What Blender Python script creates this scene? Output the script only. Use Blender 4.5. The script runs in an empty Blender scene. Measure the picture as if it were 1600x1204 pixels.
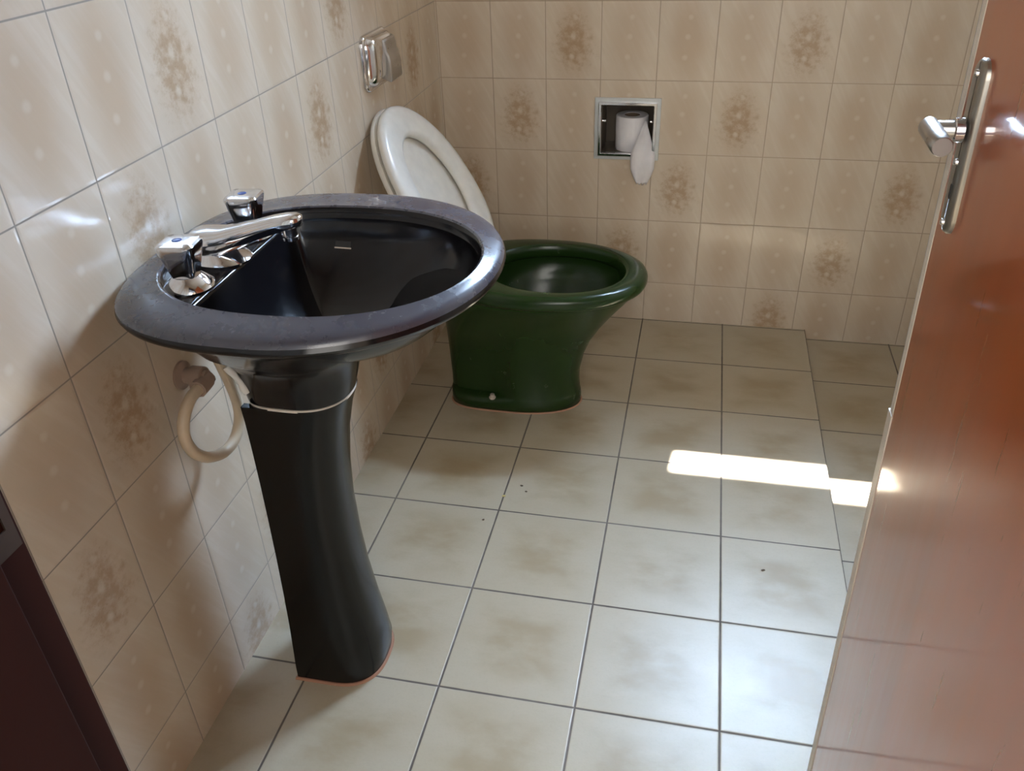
import bpy, bmesh, math, random
from mathutils import Vector, Matrix, Euler
random.seed(7)
C = bpy.context.scene.collection
SC = bpy.context.scene

# ------------------------------------------------------------------ camera
cd = bpy.data.cameras.new('camera'); cam = bpy.data.objects.new('camera', cd); C.objects.link(cam)
cam.location = (0.73167, -2.37176, 1.24719)
cam.rotation_euler = (1.00688, 0.031636, 0.210379)
cd.sensor_fit = 'HORIZONTAL'; cd.sensor_width = 36.0; cd.lens = 1316.13 / 1600 * 36.0
cd.clip_start = 0.02
SC.camera = cam
SC.view_settings.view_transform = 'Standard'; SC.view_settings.look = 'None'
SC.view_settings.gamma = 1.0; SC.view_settings.use_curve_mapping = False
SC.view_settings.exposure = 1.18
# ------------------------------------------------------------------ light
w = bpy.data.worlds.new('world'); SC.world = w; w.use_nodes = True
w.node_tree.nodes['Background'].inputs[0].default_value = (0.80, 0.88, 1.0, 1)
w.node_tree.nodes['Background'].inputs[1].default_value = 0.20

def area(name, loc, target, sx, sy, power, col):
    l = bpy.data.lights.new(name, 'AREA'); l.shape = 'RECTANGLE'; l.size = sx; l.size_y = sy
    l.energy = power; l.color = col
    o = bpy.data.objects.new(name, l); C.objects.link(o); o.location = loc
    d = Vector(target) - Vector(loc); o.rotation_euler = d.to_track_quat('-Z', 'Y').to_euler()
    return o
SUN_K = 0.44; SUN_KX = 0.05
sl = bpy.data.lights.new('sun', 'SUN'); sl.energy = 26.0; sl.angle = math.radians(0.7); sl.color = (1.0, 0.98, 0.95)
so = bpy.data.objects.new('sun', sl); C.objects.link(so); so.location = (1.3, 1.2, 4.0)
so.rotation_euler = Vector((-SUN_KX, -SUN_K, -1)).to_track_quat('-Z', 'Y').to_euler()
area('sky_light', (1.15, 0.85, 2.55), (0.9, -0.6, 0.7), 1.7, 1.5, 560.0, (0.52, 0.72, 1.0))
area('hall_fill', (0.75, -3.3, 1.7), (0.8, 0, 1.0), 1.3, 1.5, 13.5, (1.0, 0.95, 0.88))  # unseen fill lamp added behind the camera to brighten the back wall

# ------------------------------------------------------------------ constants
TW, TH, Z6 = 0.15, 0.19754, 0.12569           # wall tile width and height, height of lowest wall joint
FX, FY, FX3, FY0 = 0.2434, 0.24036, 0.60449, -0.24686
LY0, LW = -1.62748, 0.147845
STEP = 1.091; STEP_Y = -1.15; DROP = 0.029
XR = 1.62; YN = -2.085; HC = 2.45; JX = 0.38

# ------------------------------------------------------------------ node helper
class NT:
    def __init__(s, name):
        s.m = bpy.data.materials.new(name); s.m.use_nodes = True
        s.t = s.m.node_tree; s.b = s.t.nodes['Principled BSDF']
    def node(s, typ, **kw):
        n = s.t.nodes.new(typ)
        for k, v in kw.items(): setattr(n, k, v)
        return n
    def link(s, a, b): s.t.links.new(a, b)
    def val(s, inp, v):
        if hasattr(v, 'is_output') or isinstance(v, bpy.types.NodeSocket): s.link(v, inp)
        else: inp.default_value = v
    def math(s, op, a, b=None, c=None, clamp=False):
        n = s.node('ShaderNodeMath', operation=op, use_clamp=clamp)
        s.val(n.inputs[0], a)
        if b is not None: s.val(n.inputs[1], b)
        if c is not None: s.val(n.inputs[2], c)
        return n.outputs[0]
    def mix(s, f, a, b):
        n = s.node('ShaderNodeMix', data_type='RGBA'); s.val(n.inputs[0], f)
        for i, v in ((6, a), (7, b)):
            if isinstance(v, tuple): v = (*v[:3], 1)
            s.val(n.inputs[i], v)
        return n.outputs[2]
    def ramp(s, x, lo, hi):                    # smoothstep lo..hi -> 0..1
        n = s.node('ShaderNodeMapRange', interpolation_type='SMOOTHSTEP')
        s.val(n.inputs[0], x); n.inputs[1].default_value = lo; n.inputs[2].default_value = hi
        return n.outputs[0]
    def noise(s, vec, scale, detail=3, rough=.5, col=False):
        n = s.node('ShaderNodeTexNoise'); s.val(n.inputs['Vector'], vec)
        n.inputs['Scale'].default_value = scale; n.inputs['Detail'].default_value = detail
        n.inputs['Roughness'].default_value = rough
        return n.outputs[1 if col else 0]
    def comb(s, x, y, z=0.0):
        n = s.node('ShaderNodeCombineXYZ')
        s.val(n.inputs[0], x); s.val(n.inputs[1], y); s.val(n.inputs[2], z); return n.outputs[0]
    def obj(s):
        n = s.node('ShaderNodeTexCoord'); return n.outputs['Object']
    def xyz(s, v):
        n = s.node('ShaderNodeSeparateXYZ'); s.link(v, n.inputs[0]); return n.outputs
    def bump(s, h, strength, dist=0.001):
        n = s.node('ShaderNodeBump'); s.val(n.inputs['Height'], h)
        n.inputs['Strength'].default_value = strength; n.inputs['Distance'].default_value = dist
        s.link(n.outputs[0], s.b.inputs['Normal']); return n
    def set(s, **kw):
        for k, v in kw.items():
            i = s.b.inputs[k.replace('_', ' ')]
            if isinstance(v, tuple): v = (*v[:3], 1)
            s.val(i, v)
        return s

def simple(name, col, rough=.5, metal=0.0, **kw):
    n = NT(name); v = n.obj()
    c = n.mix(n.noise(v, 35, 4), tuple(x * .88 for x in col), tuple(min(1, x * 1.1) for x in col))
    n.set(Base_Color=c, Metallic=metal, **kw)
    r = n.math('ADD', n.math('MULTIPLY', n.noise(v, 60, 3), rough * .35), rough * .8)
    n.set(Roughness=r)
    return n.m

# ------------------------------------------------------------------ wall tiles
def tile_mat(name, axis, off, tw, decor, line_col):
    """cream glazed tile with tan bloom, three pale dots; every fourth tile a brown flower spray"""
    n = NT(name); o = n.obj(); X = n.xyz(o)
    u = n.math('DIVIDE', n.math('SUBTRACT', X[axis], off), tw)
    v = n.math('DIVIDE', n.math('SUBTRACT', X[2], Z6 + 4 * TH), TH)   # row index r = -1 .. downwards
    cu = n.math('FLOOR', u); cv = n.math('FLOOR', v)
    fu = n.math('SUBTRACT', u, cu); fv = n.math('SUBTRACT', v, cv)
    # joint
    eu = n.math('MULTIPLY', n.math('MINIMUM', fu, n.math('SUBTRACT', 1.0, fu)), tw)
    ev = n.math('MULTIPLY', n.math('MINIMUM', fv, n.math('SUBTRACT', 1.0, fv)), TH)
    e = n.math('MINIMUM', eu, ev)
    grout = n.math('SUBTRACT', 1.0, n.ramp(e, 0.0007, 0.0015))
    edge = n.ramp(e, 0.0, 0.005)
    # random per tile
    wn = n.node('ShaderNodeTexWhiteNoise', noise_dimensions='2D'); n.link(n.comb(cu, cv), wn.inputs['Vector'])
    rnd = wn.outputs[0]
    dx = n.math('SUBTRACT', fu, 0.5); dy = n.math('SUBTRACT', fv, 0.5)
    wob = n.math('MULTIPLY', n.math('SUBTRACT', n.noise(o, 14, 3), 0.5), 0.35)
    d = n.math('SQRT', n.math('ADD', n.math('POWER', n.math('MULTIPLY', dx, 2.5), 2.0), n.math('POWER', n.math('MULTIPLY', dy, 1.45), 2.0)))
    bloom = n.math('SUBTRACT', 1.0, n.ramp(n.math('ADD', d, wob), 0.25, 1.15))
    # feathery diagonal veins
    rot = n.comb(n.math('ADD', n.math('MULTIPLY', u, 7.0), n.math('MULTIPLY', v, 5.0)), n.math('MULTIPLY', v, 1.2), rnd)
    vein = n.ramp(n.noise(rot, 1.3, 4, .6), 0.42, 0.68)
    base = n.mix(n.math('MULTIPLY', vein, 0.42), (0.65, 0.54, 0.415), (0.72, 0.63, 0.52))
    base = n.mix(n.math('MULTIPLY', bloom, n.math('ADD', n.math('MULTIPLY', rnd, .30), .42)), base, (0.52, 0.385, 0.265))
    # three pale dots on a slanting line
    dots = None
    for (px, py, r) in ((0.53, 0.80, .055), (0.50, 0.56, .06), (0.47, 0.30, .06)):
        q = n.math('SQRT', n.math('ADD', n.math('POWER', n.math('SUBTRACT', fu, px), 2.0), n.math('POWER', n.math('MULTIPLY', n.math('SUBTRACT', fv, py), TH / tw), 2.0)))
        s = n.math('SUBTRACT', 1.0, n.ramp(q, r * .25, r * 1.15))
        dots = s if dots is None else n.math('MAXIMUM', dots, s)
    # decor mask (cu + row) mod 4, row counts downwards
    idx = n.math('ADD', n.math('ADD', cu, n.math('MULTIPLY', cv, -1.0)), 40.0 - decor)
    dm = n.math('LESS_THAN', n.math('ABSOLUTE', n.math('SUBTRACT', n.math('MODULO', idx, 4.0), 0.0)), 0.5)
    loc = n.comb(n.math('MULTIPLY', fu, 7.0), n.math('MULTIPLY', fv, 9.5), 0.0)
    f1 = n.noise(loc, 1.25, 4, .6)
    d2 = n.math('SQRT', n.math('ADD', n.math('POWER', n.math('MULTIPLY', dx, n.math('ADD', 2.1, n.math('MULTIPLY', dy, 1.3))), 2.0), n.math('POWER', n.math('MULTIPLY', dy, 1.85), 2.0)))
    body = n.math('SUBTRACT', 1.0, n.ramp(n.math('ADD', d2, n.math('MULTIPLY', n.math('SUBTRACT', n.noise(loc, 1.1, 3), .5), .9)), 0.30, 1.05))
    cov = n.ramp(n.math('ADD', f1, n.math('MULTIPLY', body, .22)), 0.50, 0.86)
    spray = n.math('MULTIPLY', n.math('MULTIPLY', body, cov), dm)
    col = n.mix(n.math('MULTIPLY', spray, .62), base, (0.39, 0.25, 0.135))
    speck = n.math('MULTIPLY', n.math('MULTIPLY', n.ramp(n.noise(loc, 5.5, 3, .6), .60, .70), body), dm)
    col = n.mix(n.math('MULTIPLY', speck, .38), col, (0.20, 0.10, 0.045))
    col = n.mix(n.math('MULTIPLY', dots, 0.38), col, (0.74, 0.67, 0.55))
    gc = n.mix(n.ramp(n.noise(o, 5, 3), .35, .65), line_col, tuple(c * 1.35 for c in line_col))
    col = n.mix(n.math('MULTIPLY', grout, .85), col, gc)
    n.set(Base_Color=col)
    n.set(Roughness=n.math('ADD', n.math('MULTIPLY', n.noise(o, 9, 4), .16), n.math('ADD', 0.10, n.math('MULTIPLY', grout, .4))))
    n.b.inputs['Specular IOR Level'].default_value = 0.5
    h = n.math('ADD', edge, n.math('MULTIPLY', n.noise(o, 9, 2), .5))
    n.bump(h, 0.35, 0.0008)
    return n.m

def floor_mat(name):
    n = NT(name); o = n.obj(); X = n.xyz(o)
    u = n.math('DIVIDE', n.math('SUBTRACT', X[0], FX3), FX)
    v = n.math('DIVIDE', n.math('SUBTRACT', X[1], FY0), FY)
    cu = n.math('FLOOR', u); cv = n.math('FLOOR', v)
    fu = n.math('SUBTRACT', u, cu); fv = n.math('SUBTRACT', v, cv)
    eu = n.math('MULTIPLY', n.math('MINIMUM', fu, n.math('SUBTRACT', 1.0, fu)), FX)
    ev = n.math('MULTIPLY', n.math('MINIMUM', fv, n.math('SUBTRACT', 1.0, fv)), FY)
    e = n.math('MINIMUM', eu, ev)
    e = n.math('ADD', e, n.math('MULTIPLY', n.math('SUBTRACT', n.noise(o, 40, 2), .5), .0012))
    grout = n.math('SUBTRACT', 1.0, n.ramp(e, 0.0013, 0.0024))
    wn = n.node('ShaderNodeTexWhiteNoise', noise_dimensions='2D'); n.link(n.comb(cu, cv), wn.inputs['Vector'])
    rnd = wn.outputs[0]
    sh = n.node('ShaderNodeVectorMath', operation='ADD'); n.link(o, sh.inputs[0])
    n.link(n.comb(n.math('MULTIPLY', rnd, 7.0), n.math('MULTIPLY', rnd, 3.0)), sh.inputs[1])
    cl = n.noise(n.comb(n.math('MULTIPLY', n.xyz(sh.outputs[0])[0], .7), n.math('MULTIPLY', n.xyz(sh.outputs[0])[1], 1.2)), 9, 5, .55)
    cen = n.math('SUBTRACT', 1.0, n.ramp(n.math('MAXIMUM', n.math('ABSOLUTE', n.math('SUBTRACT', fu, .5)), n.math('ABSOLUTE', n.math('SUBTRACT', fv, .5))), 0.12, .5))
    cloud = n.math('MULTIPLY', n.ramp(n.math('ADD', cl, n.math('MULTIPLY', cen, .16)), 0.40, 0.80), n.math('ADD', .25, n.math('MULTIPLY', cen, .75)))
    col = n.mix(n.math('MULTIPLY', cloud, .60), (0.49, 0.425, 0.315), (0.29, 0.195, 0.085))
    col = n.mix(n.math('MULTIPLY', n.ramp(n.noise(o, 160, 3, .7), .45, .75), .12), col, (0.30, 0.26, .18))
    col = n.mix(n.math('MULTIPLY', rnd, .18), col, (0.42, 0.37, 0.26))
    gc = n.mix(n.ramp(n.noise(o, 4, 2), .4, .6), (0.11, 0.09, 0.075), (0.17, 0.145, 0.125))
    col = n.mix(grout, col, gc)
    n.set(Base_Color=col)
    n.set(Roughness=n.math('ADD', n.math('MULTIPLY', n.noise(o, 30, 4), .14), n.math('ADD', 0.29, n.math('MULTIPLY', grout, .4))))
    h = n.math('ADD', n.ramp(e, 0.0, .004), n.math('MULTIPLY', n.noise(o, 260, 3), .14))
    n.bump(h, 0.55, 0.0013)
    return n.m

M = {}
M['tile_left'] = tile_mat('glazed_tile_left', 1, LY0, LW, 2, (0.20, 0.17, 0.14))
M['tile_back'] = tile_mat('glazed_tile_back', 0, 0.0039, TW, 3, (0.30, 0.22, 0.15))
M['tile_right'] = tile_mat('glazed_tile_right', 1, LY0, LW, 1, (0.33, 0.29, 0.24))
M['tile_near'] = tile_mat('glazed_tile_near', 0, 0.0039, TW, 0, (0.33, 0.29, 0.24))
M['floor'] = floor_mat('glazed_floor_tile')
M['paint'] = simple('ceiling_paint', (.80, .78, .73), .8)
M['cream'] = simple('cream_edge', (.66, .60, .52), .45)
M['window_metal'] = simple('window_metal', (.55, .56, .56), .35, .6)
M['dark'] = simple('dark_hole', (.012, .010, .008), .6)

def ceramic(name, col, rough, rvar, smudge=0.0, scol=(.1, .1, .12), ior=1.5, coat=0.0, sc=22):
    n = NT(name); o = n.obj()
    c = n.mix(n.noise(o, 12, 4), tuple(x * .8 for x in col), tuple(x * 1.2 for x in col))
    if smudge:
        st = n.ramp(n.noise(o, sc, 6, .75), .48, .72)
        c = n.mix(n.math('MULTIPLY', st, smudge), c, scol)
    n.set(Base_Color=c, Roughness=n.math('ADD', rough, n.math('MULTIPLY', n.ramp(n.noise(o, 18, 5, .7), .35, .75), rvar)))
    n.b.inputs['Coat Weight'].default_value = coat; n.b.inputs['Coat Roughness'].default_value = .08; n.b.inputs['IOR'].default_value = ior
    n.bump(n.noise(o, 45, 2), .06, .001)
    return n.m
M['black_china'] = ceramic('black_vitreous_china', (.005, .0045, .0055), .12, .10, .10, (.012, .012, .016), 1.45)
M['rim_sheen'] = ceramic('black_china_with_painted_sheen', (.048, .049, .068), .22, .14, .5, (.058, .060, .082), 1.7, .3, 9)  # blue-grey base paints in the reflection on the rim; smudges are water marks
M['black_china2'] = ceramic('black_vitreous_china_clean', (.005, .0048, .0045), .16, .10, 0, (0, 0, 0), 1.4)
M['green_china'] = ceramic('green_vitreous_china', (.014, .035, .007), .17, .12, .12, (.035, .07, .02), 1.45)
M['chrome'] = simple('chrome', (.78, .78, .80), .10, 1.0)
M['steel'] = simple('satin_steel', (.50, .48, .45), .30, 1.0)
M['steel_dark'] = simple('dull_steel', (.36, .34, .30), .36, 1.0)
M['plastic_white'] = simple('white_plastic', (.80, .77, .70), .22)
M['lid_white'] = simple('lid_plastic', (.78, .74, .66), .25)
M['hose'] = simple('cream_hose', (.66, .52, .36), .38)
M['fitting'] = simple('aged_fitting', (.36, .25, .19), .5)
M['sealant'] = simple('sealant', (.72, .69, .64), .6)
M['paper'] = simple('tissue_paper', (.80, .77, .78), .95)
M['card'] = simple('cardboard', (.16, .11, .07), .9)
M['bronze'] = simple('dark_bronze', (.035, .020, .012), .75, .0)
M['steel_pale'] = simple('pale_anodised_metal', (.62, .63, .62), .45, .7)
M['blue'] = simple('blue_cap', (.05, .09, .28), .25)
M['terracotta'] = simple('terracotta_grout', (.42, .22, .14), .8)
M['crumb_dark'] = simple('dark_crumb', (.08, .055, .03), .8)
M['crumb_yellow'] = simple('yellow_crumb', (.62, .50, .18), .7)
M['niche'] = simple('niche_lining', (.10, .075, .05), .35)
M['edge_grey'] = simple('blue_grey_edge', (.20, .23, .26), .5)
M['nut'] = simple('pale_bolt_cap', (.55, .47, .38), .4)
M['water'] = NT('water').set(Base_Color=(.01, .015, .01), Roughness=.03).m

def wood(name, c1, c2, rough, coat, grain_axis=2, streak=60):
    n = NT(name); o = n.obj(); X = n.xyz(o)
    v = n.comb(n.math('MULTIPLY', X[0], 1.0), n.math('MULTIPLY', X[1], 1.0), n.math('MULTIPLY', X[2], .05))
    g = n.noise(v, streak, 6, .6); g2 = n.noise(v, 7, 3, .5)
    c = n.mix(g, c1, c2); c = n.mix(n.math('MULTIPLY', n.ramp(g2, .35, .7), .5), c, tuple(x * .65 for x in c1))
    n.set(Base_Color=c, Roughness=n.math('ADD', rough, n.math('MULTIPLY', g, .16)))
    n.b.inputs['Coat Weight'].default_value = coat; n.b.inputs['Coat Roughness'].default_value = .07; n.b.inputs['Coat IOR'].default_value = 1.6
    return n.m
M['door'] = wood('varnished_red_wood', (.36, .078, .020), (.47, .115, .032), .22, 1.0)
M['jamb'] = wood('dark_mahogany', (.020, .0055, .0042), (.032, .0085, .0055), .6, 0.0); M['jamb'].node_tree.nodes['Principled BSDF'].inputs['Specular IOR Level'].default_value = .1

# ------------------------------------------------------------------ mesh helpers
def tag(o, label=None, cat=None, group=None, kind=None):
    if label: o['label'] = label
    if cat: o['category'] = cat
    if group: o['group'] = group
    if kind: o['kind'] = kind
    return o
def empty(name, loc, label, cat, group=None):
    o = bpy.data.objects.new(name, None); C.objects.link(o); o.location = loc; o.empty_display_size = .05
    return tag(o, label, cat, group)
def obj(name, bm, mat, parent=None, smooth=True, bevel=0.0, ang=40, segs=2):
    bmesh.ops.recalc_face_normals(bm, faces=bm.faces)
    me = bpy.data.meshes.new(name); bm.to_mesh(me); bm.free()
    o = bpy.data.objects.new(name, me); C.objects.link(o)
    for m in (mat if isinstance(mat, list) else [mat]): me.materials.append(m)
    if smooth:
        for p in me.polygons: p.use_smooth = True
        me.set_sharp_from_angle(angle=math.radians(ang))
    if bevel:
        b = o.modifiers.new('bevel', 'BEVEL'); b.width = bevel; b.segments = segs; b.limit_method = 'ANGLE'; b.angle_limit = math.radians(35)
        b.harden_normals = False
    if parent:
        o.parent = parent
        me.transform(Matrix.Translation(-Vector(world_loc(parent))))
    return o
def world_loc(o):
    v = Vector(o.location)
    while o.parent: o = o.parent; v = v + Vector(o.location)
    return v
def box(bm, x0, x1, y0, y1, z0, z1):
    vs = [bm.verts.new(p) for p in ((x0,y0,z0),(x1,y0,z0),(x1,y1,z0),(x0,y1,z0),(x0,y0,z1),(x1,y0,z1),(x1,y1,z1),(x0,y1,z1))]
    for f in ((0,3,2,1),(4,5,6,7),(0,1,5,4),(1,2,6,5),(2,3,7,6),(3,0,4,7)): bm.faces.new([vs[i] for i in f])
    return vs
def B(*boxes):
    bm = bmesh.new()
    for b in boxes: box(bm, *b)
    return bm
def loft(rings, cap0=True, cap1=True, bm=None, close=True):
    bm = bm or bmesh.new()
    R = [[bm.verts.new(p) for p in r] for r in rings]
    for a, b in zip(R, R[1:]):
        n = len(a)
        for i in range(n if close else n - 1):
            j = (i + 1) % n
            bm.faces.new((a[i], a[j], b[j], b[i]))
    if cap0: bm.faces.new(R[0][::-1])
    if cap1: bm.faces.new(R[-1])
    return bm
def sgnpow(c, e): return math.copysign(abs(c) ** e, c)
def oval(x0, x1, y0, y1, z, nf=2.0, nb=2.0, N=96):
    cx, cy, a, b = (x0 + x1) / 2, (y0 + y1) / 2, (x1 - x0) / 2, (y1 - y0) / 2
    out = []
    for i in range(N):
        t = 2 * math.pi * i / N; c, s = math.cos(t), math.sin(t)
        n = nf if c >= 0 else nb
        out.append(Vector((cx + a * sgnpow(c, 2 / n), cy + b * sgnpow(s, 2 / n), z)))
    return out
def circle(c, r, axis='z', N=32):
    c = Vector(c); out = []
    for i in range(N):
        t = 2 * math.pi * i / N; a, b = r * math.cos(t), r * math.sin(t)
        out.append(c + {'z': Vector((a, b, 0)), 'x': Vector((0, a, b)), 'y': Vector((b, 0, a))}[axis])
    return out
def lathe(c, prof, axis='z', N=32, bm=None):
    d = {'z': Vector((0,0,1)), 'x': Vector((1,0,0)), 'y': Vector((0,1,0))}[axis]
    return loft([circle(Vector(c) + d * h, r, axis, N) for h, r in prof], bm=bm)
def tube(path, r, N=14, sub=6, bm=None):
    P = [Vector(p) for p in path]; pts = []
    ext = [P[0] * 2 - P[1]] + P + [P[-1] * 2 - P[-2]]
    for i in range(1, len(ext) - 2):
        for k in range(sub):
            t = k / sub; a, b, c, d = ext[i-1:i+3]
            pts.append(.5 * ((2*b) + (c-a)*t + (2*a-5*b+4*c-d)*t*t + (3*b-a-3*c+d)*t**3))
    pts.append(P[-1]); rings = []; up = None
    for i, p in enumerate(pts):
        T = (pts[min(i+1, len(pts)-1)] - pts[max(i-1, 0)]).normalized()
        if up is None: up = T.orthogonal().normalized()
        up = (up - T * up.dot(T)).normalized(); s = T.cross(up)
        rr = r(i / (len(pts)-1)) if callable(r) else r
        rings.append([p + up * rr * math.cos(2*math.pi*k/N) + s * rr * math.sin(2*math.pi*k/N) for k in range(N)])
    return loft(rings, bm=bm)
def wall_with_hole(axis, lo, hi, pos0, pos1, z0, z1, holes):
    """solid slab wall made of blocks around rectangular holes; axis 0: runs along x, 1: along y"""
    us = sorted({lo, hi, *[h[0] for h in holes], *[h[1] for h in holes]})
    zs = sorted({z0, z1, *[h[2] for h in holes], *[h[3] for h in holes]})
    bm = bmesh.new(); V = {}
    solid = lambda i, j: 0 <= i < len(us)-1 and 0 <= j < len(zs)-1 and not any(h[0] <= (us[i]+us[i+1])/2 <= h[1] and h[2] <= (zs[j]+zs[j+1])/2 <= h[3] for h in holes)
    def vert(i, j, k):
        if (i, j, k) not in V:
            q = pos0 if k == 0 else pos1
            V[i, j, k] = bm.verts.new((us[i], q, zs[j]) if axis == 0 else (q, us[i], zs[j]))
        return V[i, j, k]
    for i in range(len(us)-1):
        for j in range(len(zs)-1):
            if not solid(i, j): continue
            for k in (0, 1): bm.faces.new([vert(i,j,k), vert(i+1,j,k), vert(i+1,j+1,k), vert(i,j+1,k)])
            for di, dj, a, b in ((-1,0,(i,j),(i,j+1)), (1,0,(i+1,j),(i+1,j+1)), (0,-1,(i,j),(i+1,j)), (0,1,(i,j+1),(i+1,j+1))):
                if not solid(i+di, j+dj): bm.faces.new([vert(*a,0), vert(*b,0), vert(*b,1), vert(*a,1)])
    return bm
def struct(name, bm, mat, parent=None, **kw):
    o = obj(name, bm, mat, parent, **kw)
    if not parent: o['kind'] = 'structure'
    return o

# ------------------------------------------------------------------ room
WX0, WX1, WZ0, WZ1 = 0.80, 1.42, 1.55, 2.06          # window high in the back wall
NX0, NX1, NZ0, NZ1 = 0.4585, 0.6065, 0.5165, 0.6565   # paper niche
struct('wall_left', B((-.15, 0, -3.6, .15, -.2, HC)), M['tile_left'], smooth=False)
struct('wall_back', wall_with_hole(0, 0.0, XR, 0.0, .15, -.2, HC, [(WX0, WX1, WZ0, WZ1), (NX0, NX1, NZ0, NZ1)]), M['tile_back'], smooth=False)
struct('wall_right', B((XR, XR + .15, -3.6, .15, -.2, HC)), M['tile_right'], smooth=False)
struct('wall_near', wall_with_hole(0, 0.0, XR, YN - .15, YN, -.2, HC, [(JX - .03, 1.01, -.3, 2.12)]), M['tile_near'], smooth=False)
struct('ceiling', B((-.15, XR + .15, YN - .15, .15, HC, HC + .1)), M['paint'], smooth=False)
bm = bmesh.new()
box(bm, 0, STEP, -3.6, 0, -.2, 0); box(bm, STEP, XR, -3.6, STEP_Y, -.2, 0)
struct('floor', bm, M['floor'], smooth=False)
struct('trim_1', B((STEP + .0005, XR, STEP_Y + .0005, 0, -.2, -DROP)), M['floor'], smooth=False)['label'] = 'sunken tiled shower floor a step below the bathroom floor'

# window: metal frame with three glass louvres standing open
wf = bpy.data.objects.new('window_1', None); C.objects.link(wf); wf.location = (WX0, .06, WZ0); wf['kind'] = 'structure'
t_ = .022
obj('window_frame', B((WX0, WX1, .05, .09, WZ0, WZ0 + .004), (WX0, WX1, .05, .09, WZ1 - .004, WZ1), (WX0, WX0 + t_, .05, .09, WZ0, WZ1), (WX1 - t_, WX1, .05, .09, WZ0, WZ1)), M['window_metal'], wf)
# door frame (dark wood)
jm = struct('trim_2', B((JX - .03, JX, YN - .028, YN, 0, 2.12), (JX - .03, JX + .012, YN - .15, YN - .028, 0, 2.12),
     (JX, .98, YN - .028, YN, 2.09, 2.12), (JX, .98, YN - .15, YN - .028, 2.078, 2.12),
     (.98, 1.01, YN - .15, YN - .0, 0, 2.12)), M['jamb'], bevel=.0015)
jm['label'] = 'dark mahogany door frame around the doorway'
sp = obj('strike_plate', wall_with_hole(1, YN - .0275, YN - .003, JX, JX + .0012, .930, 1.10, [(YN - .021, YN - .009, .945, .985), (YN - .021, YN - .009, 1.02, 1.06)]), M['bronze'], jm)
# door leaf, opened 90 degrees, sagging a little
DX = .982; DE = -1.513; TILT = 0.0185
dr = bpy.data.objects.new('door_1', None); C.objects.link(dr); dr.location = (DX, YN - .004, 0.012); dr['kind'] = 'structure'
def tilt(bm):
    bmesh.ops.transform(bm, matrix=Matrix.Translation((DX, 0, .012)) @ Matrix.Rotation(-TILT, 4, 'Y') @ Matrix.Translation((-DX, 0, -.012)), verts=bm.verts); return bm
obj('door_leaf', tilt(B((DX, DX + .032, YN - .002, DE - .011, .012, 2.07))), M['door'], dr, bevel=.001)
obj('edge_lipping', tilt(B((DX - .0004, DX + .032, DE - .0108, DE + .002, .70, 2.07), (DX - .0012, DX + .032, DE - .0108, DE + .007, .012, .6995))), M['cream'], dr)
obj('edge_strip', tilt(B((DX + .0005, DX + .030, DE + .002, DE + .0065, .7005, 2.07))), M['edge_grey'], dr)
def dbox(*b): return tilt(B(*b))
PY = -1.566
def rrect(y0, y1, z0, z1, x, r, N=6):
    out = []
    for cy, cz, a0 in ((y1 - r, z1 - r, 0), (y0 + r, z1 - r, 90), (y0 + r, z0 + r, 180), (y1 - r, z0 + r, 270)):
        for k in range(N + 1):
            a = math.radians(a0 + 90 * k / N); out.append(Vector((x, cy + r * math.cos(a), cz + r * math.sin(a))))
    return out
def rplate(y0, y1, z0, z1, x0, x1, r, ch):
    """rounded plate; x0 is the side against the surface, x1 the front"""
    s = math.copysign(1, x1 - x0)
    return loft([rrect(y0, y1, z0, z1, x0, r), rrect(y0, y1, z0, z1, x1 - s * ch, r), rrect(y0 + ch*.4, y1 - ch*.4, z0 + ch*.4, z1 - ch*.4, x1 - s*ch*.35, r), rrect(y0 + ch, y1 - ch, z0 + ch, z1 - ch, x1, r - ch*.3)])
HZ = 1.030
hp = obj('handle_plate', tilt(rplate(PY - .0165, PY + .0165, .936, 1.090, DX + .001, DX - .006, .0155, .003)), M['steel_dark'], dr)
obj('keyhole', tilt(loft([rrect(PY - .003, PY + .003, .968, .982, DX - .0058, .0028), rrect(PY - .003, PY + .003, .968, .982, DX - .0064, .0028)])), M['dark'], hp)
for z in (.946, 1.002, 1.078):
    obj('screw', tilt(lathe((DX - .0090, PY, z), [(0, .0018), (.001, .003), (.0035, .0034)], 'x', 16)), M['chrome'], hp)
hd = obj('door_handle', tilt(lathe((DX - .033, PY, HZ), [(0, .0075), (.001, .0082), (.025, .0082)], 'x', 24)), M['steel'], dr)
obj('handle_collar', tilt(lathe((DX - .016, PY, HZ), [(0, .0098), (.001, .011), (.008, .011)], 'x', 24)), M['chrome'], hd)
lv = loft([[Vector((DX - .034 + .0088 * math.cos(a) * s, PY + .0090 - t, HZ + .001 - .02 * t + .0088 * math.sin(a) * s)) for a in [2*math.pi*k/28 for k in range(28)]]
           for t, s in ((0, .80), (.0015, 1.0), (.03, 1.0), (.0585, .98), (.060, .88))])
obj('lever_grip', tilt(lv), M['steel'], hd)
for z in (.25, 1.05, 1.85):
    obj('hinge', tilt(lathe((DX - .006, YN + .004, z - .04), [(0, .005), (.08, .005)], 'z', 12)), M['steel_dark'], dr)

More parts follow.
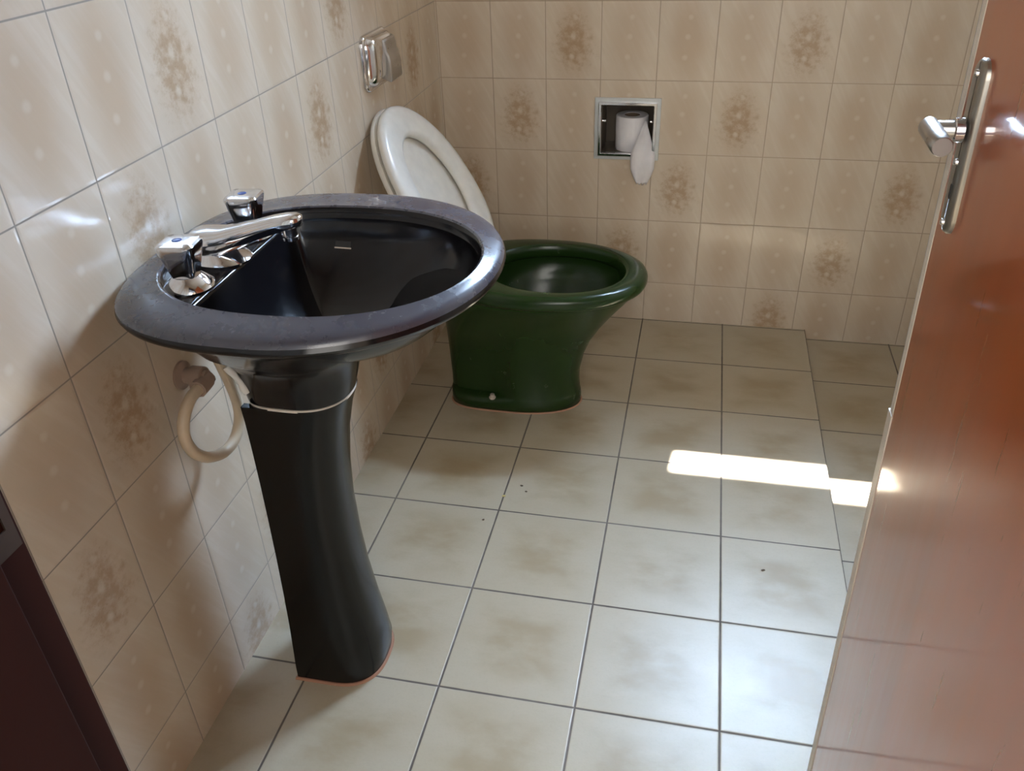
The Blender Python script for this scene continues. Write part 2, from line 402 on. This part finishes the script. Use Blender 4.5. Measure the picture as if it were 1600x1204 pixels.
# ------------------------------------------------------------------ wash basin
CY = -1.400
bas = empty('pedestal_basin', (0.18, CY, 0), 'black ceramic wash basin on a tall curved pedestal against the left wall', 'sink')
def clampx(r, x): return [Vector((max(p.x, x), p.y, p.z)) for p in r]
def so(z, k=0.0, f=0.0):  # outer rim outline inset by k
    return oval(.002 + k * .6, .494 - k, CY - .258 + k, CY + .258 - k, z, 2.05, 2.55, 128)
def si(z, k=0.0):
    return oval(.052 + k, .468 - k, CY - .011 - .176 + k, CY - .011 + .176 - k, z, 2.12, 2.5, 128)
def lerp(r1, r2, t, z=None):
    out = [a.lerp(b, t) for a, b in zip(r1, r2)]
    if z is not None:
        for p in out: p.z = z
    return out
neck = oval(.112, .262, CY - .066, CY + .066, .585, 2.3, 4.0, 128)
col2 = oval(.100, .277, CY - .078, CY + .078, .64, 2.2, 3.0, 128)
col3 = oval(.072, .300, CY - .108, CY + .108, .672, 2.1, 2.6, 128)
dcl = .137
top = si(.7885, .006)
bowl_c = Vector((.250, CY - .004, 0))
def bowl(s, z):
    r = clampx(si(z, .007), dcl + .003)
    out = []
    for p in r:
        q = bowl_c + (Vector((p.x, p.y, 0)) - bowl_c) * s
        # the deck side stays steep
        out.append(Vector((q.x, q.y, z)))
    return out
hw_ = .250; cyo = CY + .010
def so(z, k=0.0):
    return oval(.003 + k * .6, .491 - k, cyo - hw_ + k, cyo + hw_ + .002 - k, z, 2.05, 2.8, 128)
rings = [neck, lerp(neck, col2, .5, .612), col2, lerp(col2, col3, .6, .665), lerp(col3, so(.7), .16, .690), lerp(col3, so(.7), .36, .720), lerp(col3, so(.7), .58, .745),
         so(.760, .046), so(.768, .020), so(.7725, .008), so(.777, .002), so(.7825, -.001), so(.788, .001),
         lerp(so(.8, .001), si(.8), .07, .7925), lerp(so(.8, .001), si(.8), .18, .7960),
         lerp(so(.8), si(.8), .42, .7995), lerp(so(.8), si(.8), .75, .8030), si(.8050, -.0035), si(.8055, -.002), si(.8035, .001), si(.797, .004),
         clampx(si(.7895, .0055), dcl - .03), clampx(si(.7890, .006), dcl - .004), clampx(si(.7880, .006), dcl - .001), clampx(si(.786, .0065), dcl + .0012), clampx(si(.781, .007), dcl + .0026)]
for i in range(1, 15):
    t = i / 14; s = 1 - t * .92
    z = .781 - .112 * (1 - abs(s) ** 2.6) ** .85
    rings.append(bowl(s, z))
bs = obj('basin', loft(rings), [M['black_china'], M['rim_sheen']], bas, ang=50)
for p_ in bs.data.polygons:           # rim top: reflected light painted in as paler blue-grey, plus water marks
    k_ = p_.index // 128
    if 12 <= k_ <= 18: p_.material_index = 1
# overflow slot and drain
obj('drain', lathe((bowl_c.x, bowl_c.y, .6695), [(0, .022), (.002, .024), (.003, .020), (.0015, .012)], 'z', 28), M['chrome'], bs)
from mathutils.bvhtree import BVHTree
bw = world_loc(bas)
bvh = BVHTree.FromPolygons([v.co + bw for v in bs.data.vertices], [tuple(p.vertices) for p in bs.data.polygons])
hit_, nrm_, _, _ = bvh.ray_cast(Vector((.215, CY, .752)), Vector((0, 1, 0)))
if nrm_.y > 0: nrm_ = -nrm_
xa_ = Vector((1, 0, 0)); xa_ = (xa_ - nrm_ * xa_.dot(nrm_)).normalized(); za_ = xa_.cross(-nrm_)
def slot(name, w_, h_, dz, m, out):
    bm = bmesh.new(); box(bm, -w_, w_, -.002, out, dz - h_, dz + h_)
    Rm = Matrix((( xa_.x, nrm_.x, za_.x), (xa_.y, nrm_.y, za_.y), (xa_.z, nrm_.z, za_.z))).to_4x4()
    bmesh.ops.transform(bm, matrix=Matrix.Translation(hit_) @ Rm, verts=bm.verts)
    obj(name, bm, m, bs, bevel=.0004)
slot('overflow_hole', .012, .005, 0, M['dark'], .0006)
slot('overflow_lip', .013, .0011, -.0055, M['nut'], .0012)
# pedestal: U-shaped column, open towards the wall
def usec(z, xb, xf, hw, n=2.6, N=48):
    pts = []
    a = xf - xb; nose = min(hw * 1.05, a * .75)
    for k in range(9): pts.append(Vector((xb + (a - nose) * k / 8, CY - hw, z)))
    for k in range(1, 31):
        t = -math.pi/2 + math.pi * k / 30
        pts.append(Vector((xf - nose + nose * sgnpow(math.cos(t), 2/n), CY + hw * sgnpow(math.sin(t), 2/n), z)))
    for k in range(1, 9): pts.append(Vector((xf - nose - (a - nose) * k / 8, CY + hw, z)))
    return pts
PED = [(.002, .106, .249, .079), (.03, .106, .252, .078), (.07, .107, .2475, .075), (.13, .108, .239, .070), (.20, .109, .231, .066), (.28, .110, .226, .063),
       (.36, .111, .225, .0615), (.43, .112, .229, .061), (.50, .113, .238, .062), (.55, .114, .250, .064), (.581, .114, .261, .066)]
bm = bmesh.new()
outer = [[bm.verts.new(p) for p in usec(*s)] for s in PED]
inner = [[bm.verts.new(p) for p in usec(z, xb, xf - .012, hw - .011)] for z, xb, xf, hw in PED]
for A, flip in ((outer, 0), (inner, 1)):
    for a, b in zip(A, A[1:]):
        for i in range(len(a) - 1): bm.faces.new((a[i], a[i+1], b[i+1], b[i]))
for a, b, c, d in zip(outer, outer[1:], inner, inner[1:]):
    bm.faces.new((a[0], b[0], d[0], c[0])); bm.faces.new((a[-1], b[-1], d[-1], c[-1]))
for A, Bq in ((outer[0], inner[0]), (outer[-1], inner[-1])):
    for i in range(len(A) - 1): bm.faces.new((A[i], A[i+1], Bq[i+1], Bq[i]))
obj('pedestal', bm, M['black_china2'], bas, ang=50)
obj('joint_line', loft([[Vector((p.x, p.y, z)) for p in oval(.1135, .2615, CY - .0665, CY + .0665, 0, 2.3, 4.0, 96)] for z in (.5795, .5835)]), M['cream'], bas)
obj('base_grout', loft([usec(0.0005, .102, .253, .083), usec(.0045, .103, .2515, .0815)]), M['terracotta'], bas)
# white filler along the wall side of the collar
tb = tube([(.1083, -1.4680, 0.6499), (.1157, -1.4670, 0.6390), (.1249, -1.4660, 0.6229), (.1293, -1.4650, 0.6072)], lambda t: .0052 + .001 * math.sin(t * 9), 10)
obj('white_filler', tb, M['sealant'], bas)
obj('drain_pipe', tube([(.19, CY, .60), (.19, CY, .45), (.185, CY, .33), (.17, CY, .28), (.150, CY, .30)], .018, 16), M['plastic_white'], bas)

# ------------------------------------------------------------------ faucet
fz = .7892
fc = empty('basin_faucet', (.105, CY - .012, fz), 'chrome two-handle faucet with long spout on the black basin ledge', 'faucet')
for yy in (CY - .098, CY + .074):
    c = (.106, yy, fz)
    h = obj('tap_handle', bmesh.new(), M['chrome'], fc)
    def sq(z, a, tw=0.12, n=3.4, N=40):
        out = []
        for k in range(N):
            t = 2*math.pi*k/N; p = Vector((a * sgnpow(math.cos(t), 2/n), a * sgnpow(math.sin(t), 2/n), 0)); p.rotate(Euler((0, 0, tw)))
            r = 1.16 * (1 + .05 * math.cos(4 * t + 3.14))
            out.append(Vector((c[0] + p.x * r, c[1] + p.y * r, z)))
        return out
    hb = loft([sq(fz + .014, .0125), sq(fz + .020, .0140), sq(fz + .042, .0185), sq(fz + .056, .0215), sq(fz + .0595, .0215), sq(fz + .062, .0195), sq(fz + .0627, .012)])
    bmesh.ops.recalc_face_normals(hb, faces=hb.faces); hb.to_mesh(h.data); hb.free()
    h.data.materials.clear(); h.data.materials.append(M['chrome'])
    for p in h.data.polygons: p.use_smooth = True
    h.data.set_sharp_from_angle(angle=math.radians(40)); h.data.transform(Matrix.Translation(-Vector(fc.location)))
    obj('handle_cap', lathe((c[0] - .002, yy, fz + .0623), [(0, .0062), (.0008, .0062), (.0012, .005)], 'z', 20), M['blue'], h)
    obj('flange', lathe((c[0], yy, fz), [(0, .0320), (.002, .0332), (.006, .0315), (.013, .0215), (.0165, .0180)], 'z', 36), M['chrome'], fc)
def sec(x, w, zb, zt, y=CY - .012, n=2.6, N=32):
    return [Vector((x, y + w * sgnpow(math.cos(2*math.pi*k/N), 2/n), (zb+zt)/2 + (zt-zb)/2 * sgnpow(math.sin(2*math.pi*k/N), 2/n))) for k in range(N)]
sp_ = obj('spout', loft([sec(.069, .012, fz + .026, fz + .036), sec(.071, .022, fz + .016, fz + .041), sec(.078, .028, fz + .010, fz + .0435), sec(.095, .029, fz + .008, fz + .0445), sec(.115, .0265, fz + .010, fz + .046),
    sec(.14, .020, fz + .020, fz + .052), sec(.17, .0165, fz + .034, fz + .060), sec(.192, .0160, fz + .042, fz + .066), sec(.210, .0160, fz + .048, fz + .0695), sec(.223, .0145, fz + .051, fz + .0705), sec(.231, .010, fz + .054, fz + .069), sec(.2335, .004, fz + .058, fz + .066)]), M['chrome'], fc, ang=55)
obj('spout_base', loft([oval(.068, .146, CY - .046, CY + .022, fz, 2.2, 2.2, 48), oval(.067, .147, CY - .047, CY + .023, fz + .003, 2.2, 2.2, 48), oval(.070, .142, CY - .043, CY + .019, fz + .008, 2.2, 2.2, 48), oval(.076, .128, CY - .036, CY + .012, fz + .014, 2.2, 2.2, 48), oval(.078, .120, CY - .032, CY + .008, fz + .020, 2.2, 2.2, 48)]), M['chrome'], fc)
obj('aerator', lathe((.214, CY - .012, fz + .034), [(0, .0088), (.001, .0105), (.006, .0108), (.0068, .0098), (.0085, .0098), (.009, .0112), (.018, .0112)], 'z', 28), M['chrome'], sp_)

# ------------------------------------------------------------------ hose
hs = empty('supply_hose', (0, -1.46, .60), 'cream looped plastic water hose hanging from the wall below the black basin', 'hose')
obj('hose_loop', tube([(.0400, -1.4338, 0.5929), (.0410, -1.4721, 0.5927), (.0420, -1.5010, 0.5752), (.0430, -1.5113, 0.5487), (.0440, -1.5020, 0.5178), (.0450, -1.4757, 0.4889), (.0460, -1.4366, 0.4697), (.0480, -1.4037, 0.4724), (.0500, -1.3826, 0.4954), (.0520, -1.3802, 0.5248), (.0560, -1.3919, 0.5684), (.0600, -1.4067, 0.6065), (.0640, -1.4200, 0.6368), (.0680, -1.4374, 0.6684), (.073, -1.445, .70), (.078, -1.448, .722)], .0088, 16, 5), M['hose'], hs)
vf = obj('wall_valve', lathe((0.0, -1.4252, .600), [(0, .022), (.004, .022), (.008, .012), (.018, .012), (.019, .016), (.038, .016), (.039, .011), (.044, .011)], 'x', 24), M['fitting'], hs)
obj('hose_nut', tube([(.040, -1.418, .597), (.0400, -1.4338, 0.5940), (.0402, -1.450, .5935)], lambda t: .0135 if t > .2 else .0120, 10), M['fitting'], hs)

# ------------------------------------------------------------------ toilet
TY = -.492
tl = empty('toilet', (.30, TY, 0), 'dark green ceramic toilet with raised white seat, near the back wall', 'toilet')
def tsec(z, xb, xf, hw, nf=2.1, nb=4.0, pinch=0.0, xp=.30):
    r = oval(xb, xf, TY - hw, TY + hw, z, nf, nb, 128)
    if pinch:
        for p in r:
            k = 1 / (1 + math.exp((p.x - xp) / .0035))
            p.y = TY + (p.y - TY) * (1 - pinch * k)
    return r
rings = [tsec(0.0, .137, .476, .086), tsec(.004, .133, .479, .090), tsec(.022, .133, .479, .090), tsec(.032, .133, .478, .088),
         tsec(.037, .132, .477, .087, pinch=.12), tsec(.040, .132, .476, .086, pinch=.32), tsec(.07, .132, .474, .085, pinch=.32), tsec(.10, .131, .475, .086, pinch=.32),
         tsec(.15, .130, .486, .090, pinch=.29), tsec(.19, .130, .502, .096, pinch=.20), tsec(.23, .129, .527, .106, nb=3.4, pinch=.04), tsec(.27, .129, .557, .123, nb=3.2),
         tsec(.305, .130, .586, .144, nb=2.9), tsec(.332, .134, .608, .160, nb=2.6), tsec(.342, .136, .616, .165, nb=2.5), tsec(.346, .138, .618, .166, nb=2.5),
         tsec(.3475, .138, .627, .175, nb=2.4), tsec(.352, .136, .633, .1795, nb=2.35), tsec(.360, .135, .637, .182, nb=2.3), tsec(.370, .135, .637, .182, nb=2.3), tsec(.378, .137, .633, .179, nb=2.3), tsec(.3825, .143, .624, .172, nb=2.3), tsec(.3842, .155, .614, .164, nb=2.25),
         tsec(.3842, .236, .592, .145, nb=2.1), tsec(.3825, .242, .586, .1405, nb=2.1), tsec(.378, .246, .582, .137, nb=2.1), tsec(.360, .248, .580, .135, nb=2.1), tsec(.350, .246, .583, .137, nb=2.1),
         tsec(.346, .238, .592, .146, nb=2.1), tsec(.325, .236, .590, .146, nb=2.1), tsec(.29, .245, .560, .122, nb=2.1), tsec(.25, .26, .520, .095, nb=2.1), tsec(.20, .27, .475, .070, nb=2.1), tsec(.15, .29, .42, .050, nb=2.1), tsec(.09, .30, .38, .034, nb=2.1), tsec(.05, .30, .37, .03, nb=2.1)]
tb_ = obj('bowl', loft(rings), M['green_china'], tl, ang=60)
obj('water', loft([tsec(.089, .301, .379, .0335, nb=2.1), tsec(.0895, .301, .379, .0335, nb=2.1)]), M['water'], tl)
for s in (-1, 1):
    obj('floor_bolt', lathe((.255, TY + s * .078, .033), [(0, .009), (.004, .009), (.006, .006), (.012, .006), (.013, .004)], 'z', 16), M['nut'], tl)
    obj('seat_bolt', lathe((.165, TY + s * .077, .318), [(0, .008), (.02, .009), (.034, .009)], 'z', 16), M['nut'], tl)
obj('floor_seal', loft([tsec(.0003, .130, .482, .093), tsec(.003, .131, .480, .0915)]), M['terracotta'], tl)

# raised seat and lid
RS = Euler((-.004, -.557, -.055)).to_matrix(); SC3 = Vector((.134, -.519, .577))
def segg(a, b, x, low=2.3, N=96):
    out = []
    for k in range(N):
        t = 2*math.pi*k/N; c, s = math.cos(t), math.sin(t)
        n = 2.0 if s > 0 else low
        out.append(SC3 + RS @ Vector((x, b * sgnpow(c, 2/n), a * sgnpow(s, 2/n))))
    return out
def hole(a, b, x):
    return segg(a, b, x, 2.0)
A_, B_ = .215, .180
seat = loft([segg(A_ - .010, B_ - .010, -.004), segg(A_ - .002, B_ - .002, -.001), segg(A_, B_, .005), segg(A_ - .003, B_ - .003, .012), segg(A_ - .012, B_ - .012, .0175), segg(A_ - .028, B_ - .028, .019),
      hole(.150, .118, .017), hole(.140, .108, .011), hole(.137, .105, .004), hole(.139, .107, -.002), hole(.145, .113, -.004)], cap0=False, cap1=False)
sv = list(seat.verts); seat.verts.ensure_lookup_table(); n_ = 96; L_ = len(seat.verts)
for i in range(n_):
    j = (i + 1) % n_
    seat.faces.new((seat.verts[L_ - n_ + i], seat.verts[L_ - n_ + j], seat.verts[j], seat.verts[i]))
obj('seat_ring', seat, M['plastic_white'], tl, ang=60)['label'] = 'raised white plastic seat ring leaning on the wall'
lid = loft([segg(A_ - .030, B_ - .030, -.008), segg(A_ - .010, B_ - .010, -.0065), segg(A_ + .001, B_ + .001, -.006), segg(A_ + .004, B_ + .004, -.011), segg(A_ + .002, B_ + .002, -.018), segg(A_ - .010, B_ - .010, -.023), segg(A_ - .04, B_ - .04, -.026)])
obj('lid', lid, M['lid_white'], tl, ang=60)['label'] = 'raised white plastic lid behind the seat ring'
for s in (-1, 1):
    p = SC3 + RS @ Vector((-.006, s * .075, -A_ + .004))
    obj('seat_hinge', tube([(p.x, p.y, p.z + .012), (p.x - .008, p.y, .400), (.166, TY + s * .077, .386)], .008, 12, 4), M['plastic_white'], tl)

# ------------------------------------------------------------------ flush valve
fv = empty('flush_valve', (0, -.49, .865), 'chrome push flush valve on the left tiled wall above the raised white toilet seat', 'flush valve')
obj('back_plate', rplate(-.572, -.418, .806, .925, .0005, .010, .022, .004), M['chrome'], fv)
y0, y1 = -.556, -.424
def vsec(x, y0, y1, z0, z1, r): return rrect(y0, y1, z0, z1, x, r, 8)
vb = obj('valve_body', loft([vsec(.009, -.563, -.425, .814, .921, .024), vsec(.020, -.560, -.427, .818, .919, .024), vsec(.028, -.550, -.432, .828, .913, .024), vsec(.032, -.538, -.438, .838, .904, .022)]), M['chrome'], fv, ang=50)
bm = bmesh.new()
prof = [(.024, .912), (.034, .907), (.038, .893), (.038, .882), (.043, .874), (.046, .850), (.046, .824), (.042, .818), (.024, .824)]
A = [bm.verts.new((x, -.508, z)) for x, z in prof]; D = [bm.verts.new((x, -.436, z)) for x, z in prof]
bm.faces.new(A); bm.faces.new(D[::-1])
for i in range(len(A)): bm.faces.new((A[i], A[(i+1) % len(A)], D[(i+1) % len(A)], D[i]))
obj('push_lever', bm, M['steel'], fv, bevel=.003)

# ------------------------------------------------------------------ paper niche
ni = empty('paper_niche', (.5325, 0, NZ0), 'square chrome-framed paper recess set in the back tiled wall', 'toilet paper holder')
def frame(x0, x1, z0, z1, w_, y0_, y1_):
    return wall_with_hole(0, x0, x1, y0_, y1_, z0, z1, [(x0 + w_, x1 - w_, z0 + w_, z1 - w_)])
obj('outer_frame', frame(.4405, .6215, .5025, .6725, .013, -.005, .002), M['steel_pale'], ni, bevel=.0012, smooth=False)
obj('inner_frame', frame(.4510, .6115, .5130, .6620, .0085, -.011, .004), M['chrome'], ni, bevel=.0015, smooth=False)
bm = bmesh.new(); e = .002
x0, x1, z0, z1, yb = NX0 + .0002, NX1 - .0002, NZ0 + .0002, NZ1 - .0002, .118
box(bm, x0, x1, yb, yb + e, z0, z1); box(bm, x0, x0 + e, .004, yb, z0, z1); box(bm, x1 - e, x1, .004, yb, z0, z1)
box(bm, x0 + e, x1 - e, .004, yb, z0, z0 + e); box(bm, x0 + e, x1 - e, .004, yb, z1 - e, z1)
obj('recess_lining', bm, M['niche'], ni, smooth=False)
for s, xx in ((1, NX0 + .001), (-1, NX1 - .013)):
    obj('roller_pin', lathe((xx, .012, .606), [(0, .004), (.010, .004), (.012, .0025)], 'x', 12), M['chrome'], ni)
pr = empty('toilet_paper_roll', (.540, .054, NZ0 + .0024), 'white toilet paper roll standing upright inside the wall recess', 'toilet paper')
rz0, rz1 = NZ0 + .0024, .614
rc = (.540, .055); RR = .0455
def cyl(r, z): return circle((rc[0], rc[1], z), r, 'z', 48)
obj('roll', loft([cyl(.019, rz0), cyl(RR - .002, rz0), cyl(RR, rz0 + .003), cyl(RR, rz1 - .003), cyl(RR - .002, rz1), cyl(.0225, rz1), cyl(.0215, rz1 - .004), cyl(.0215, rz0 + .01), cyl(.001, rz0 + .01)]), M['paper'], pr, ang=50)
obj('cardboard_core', loft([cyl(.0213, rz0 + .012), cyl(.0213, rz1 - .001), cyl(.0203, rz1 - .001), cyl(.0203, rz0 + .012)]), M['card'], pr)
# hanging sheet: from the front of the roll over the frame, pointed at both ends
rows = [(.604, .577, .583, .024), (.588, .5715, .588, .020), (.565, .5625, .597, .010), (.540, .552, .606, -.004), (.524, .546, .6125, -.0135), (.508, .545, .613, -.0165), (.482, .546, .612, -.0165), (.458, .555, .604, -.014), (.445, .561, .598, -.012), (.436, .566, .592, -.011)]
bm = bmesh.new(); G = []
for k, (z, xa, xb_, y) in enumerate(rows):
    G.append([bm.verts.new((xa + (xb_ - xa) * i / 8, y + .0022 * math.sin(i * 1.3 + k * .5) * (1 if k > 1 else .3), z + (.004 * math.sin(i * 2.1) if k == len(rows) - 1 else 0))) for i in range(9)])
for a, b in zip(G, G[1:]):
    for i in range(8): bm.faces.new((a[i], a[i+1], b[i+1], b[i]))
sh = obj('loose_sheet', bm, M['paper'], pr)
sm = sh.modifiers.new('solid', 'SOLIDIFY'); sm.thickness = .0005
# ------------------------------------------------------------------ crumbs on the floor
def crumb(x, y, s, m, label, g=None):
    bm = bmesh.new(); bmesh.ops.create_icosphere(bm, subdivisions=2, radius=s)
    for v in bm.verts: v.co *= random.uniform(.75, 1.2); v.co.z *= .35; v.co.x *= 1.5
    mz = min(v.co.z for v in bm.verts)
    bmesh.ops.translate(bm, vec=(0, 0, -mz), verts=bm.verts)
    bmesh.ops.rotate(bm, matrix=Matrix.Rotation(random.uniform(-.5, .5), 3, 'Z'), verts=bm.verts)
    o = obj('floor_crumb', bm, m); o.location = (x, y, .0002); tag(o, label, 'crumb', g)
crumb(.9316, -1.0561, .0030, M['crumb_dark'], 'tiny dark speck alone on the tile right of the floor centre, below the sun streak', 'crumbs on the floor')
crumb(.3946, -.8753, .0026, M['crumb_dark'], 'tiny dark speck on the floor in front of the toilet, nearest to it', 'crumbs on the floor')
crumb(.409, -.894, .0022, M['crumb_dark'], 'tiny dark speck right of the yellow crumb on the floor', 'crumbs on the floor')
crumb(.3343, -1.0057, .0024, M['crumb_dark'], 'tiny dark speck on the floor between pedestal and yellow crumb', 'crumbs on the floor')
crumb(.3615, -.9185, .0030, M['crumb_yellow'], 'small yellow crumb on the floor in front of the toilet', 'crumbs on the floor')
